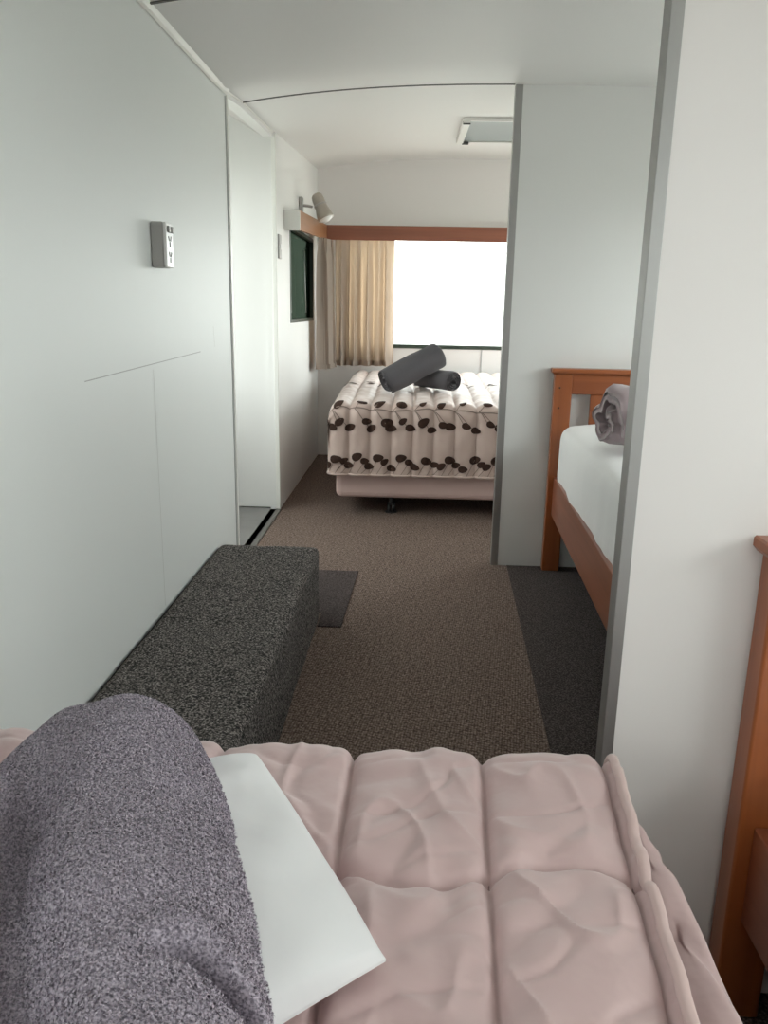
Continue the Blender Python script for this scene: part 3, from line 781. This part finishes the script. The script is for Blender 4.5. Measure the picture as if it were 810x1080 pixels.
def cushion(f, zb, h, thick, nu=90, nv=90, ex=.45, nz=None, tilt=None):
    b = MB()
    def top(u, v):
        p = f(u, v); k = (max(0, 4*u*(1-u))*max(0, 4*v*(1-v)))
        z = zb(p.x, p.y)+thick+h*k**ex
        if nz: z += nz(p.x, p.y, u, v)*min(1, k*6)
        return (p.x, p.y, z)
    def bot(u, v):
        p = f(u, v); k = (max(0, 4*u*(1-u))*max(0, 4*v*(1-v)))
        return (p.x, p.y, zb(p.x, p.y)+thick-.003-min(thick, .03)*k**.5)
    b.grid(top, fr(0, 1, nu), fr(0, 1, nv)); b.grid(bot, fr(0, 1, nu), fr(0, 1, nv), flip=True)
    # rim
    for (s, fl) in ((lambda t: (t, 0), False), (lambda t: (1, t), False), (lambda t: (1-t, 1), False), (lambda t: (0, 1-t), False)):
        b.grid(lambda t, w: tuple(Vector(top(*s(t))).lerp(Vector(bot(*s(t))), w)), fr(0, 1, nu), [0, 1], flip=fl)
    return b
pf = patch((-.215, .800), (-.165, .832), (.001, .520), (-.36, .30), (.004, .012, -.03, .02))
pf = patch((-.44, .68), (-.176, .850), (-.012, .552), (-.29, .29), (.0, .002, .006, .0))
pz = cushion(pf, lambda x, y: .512, .052, .022, ex=.35,
             nz=lambda x, y, u, v: .006*N(x*10, y*10, 1)+.004*sin((u*3+v*2)*7)*exp(-4*u*(1-u)*4)+.003*N(x*25, y*25, 3))
pl = pz.build('pillow', M['pillow']); tag(pl, 'flat white pillow lying on the pink duvet, half under the grey towel', 'pillow')

# ------------------------------------------------------------------ terry towel
TF = patch((-.392, .772), (-.236, .812), (-.068, .33), (-.56, .26), (-.008, -.034, 0, .0))
def towel_pt(u, v, lift=0):
    f = TF(u, v)
    uu = 2*u-1
    side = max(0, 1-abs(uu)**3.4)**.5
    kv = min(1, v/.095); end = sqrt(max(0, 1-(1-kv)**2))
    z = .525 + (.116*side)*(.06+.94*end)
    # trough and second lobe on the wall side
    z -= .042*exp(-((u-.40-.52*(v-.35))/.065)**2)*sstep(.20, .45, v)
    z += .012*exp(-((u-.62)/.2)**2)
    # soft dents
    z += .010*N(f.x*9, f.y*9, 4)+.005*N(f.x*22, f.y*22, 9)
    # folded layers near the viewer
    dd = v-(.785-.05*sin(pi*min(1, max(0, (u-.72)/.26))))
    z -= .040*exp(-(dd/.013)**2)*sstep(.78, .88, u)
    z += .012*exp(-((dd+.035)/.028)**2)*sstep(.76, .90, u)
    return Vector((f.x, f.y, z+lift))
NU, NV = 170, 230
b = MB()
us = [.5-.5*cos(pi*i/(NU-1))*(1) for i in range(NU)]; us = [.6*u+.4*i/(NU-1) for i, u in enumerate(us)]
vs_ = [(j/(NV-1))**1.15 for j in range(NV)]
b.grid(towel_pt, us, vs_, flip=True)
b.grid(lambda u, v: Vector((TF(u, v).x, TF(u, v).y, .532)), fr(0, 1, 20), fr(0, 1, 20))
b.grid(lambda u, w: towel_pt(u, 1).lerp(Vector((TF(u, 1).x, TF(u, 1).y, .532)), w), us, [0, 1], smooth=False)
# terry loops: thousands of tiny curled tufts standing on the cloth
rt = random.Random(2)
tv = []; tf = []
for i in range(62000):
    u = rt.random(); v = rt.random()*.97
    if u < .006 or u > .994: continue
    p = towel_pt(u, v); e = .004
    a = towel_pt(min(1, u+e), v)-p; c = towel_pt(u, v+e)-p
    n = a.cross(c)
    if n.length < 1e-12: continue
    n.normalize()
    if n.z < 0: n = -n
    t1 = Vector((rt.gauss(0, 1), rt.gauss(0, 1), rt.gauss(0, 1))); t1 -= n*t1.dot(n)
    if t1.length < 1e-6: continue
    t1.normalize(); t2 = n.cross(t1)
    L = rt.uniform(.0022, .0042); w = .0008; q = p-n*.0006
    top = q+n*L*.8+t1*L*.55; o = len(tv)
    tv += [q-t1*w, q+t2*w, q-t2*w, q+n*L*.62-t1*w*.2+t2*w*1.1, q+n*L*.62-t1*w*.2-t2*w*1.1, top]
    tf += [(o, o+1, o+3), (o, o+4, o+2), (o, o+3, o+4), (o+1, o+2, o+4), (o+1, o+4, o+3), (o+3, o+5, o+4)]
b.add(tv, tf, 0, False)
tw = b.build('towel', M['terry']); tag(tw, 'thick folded grey-violet terry towel lying on the white pillow in front', 'towel')
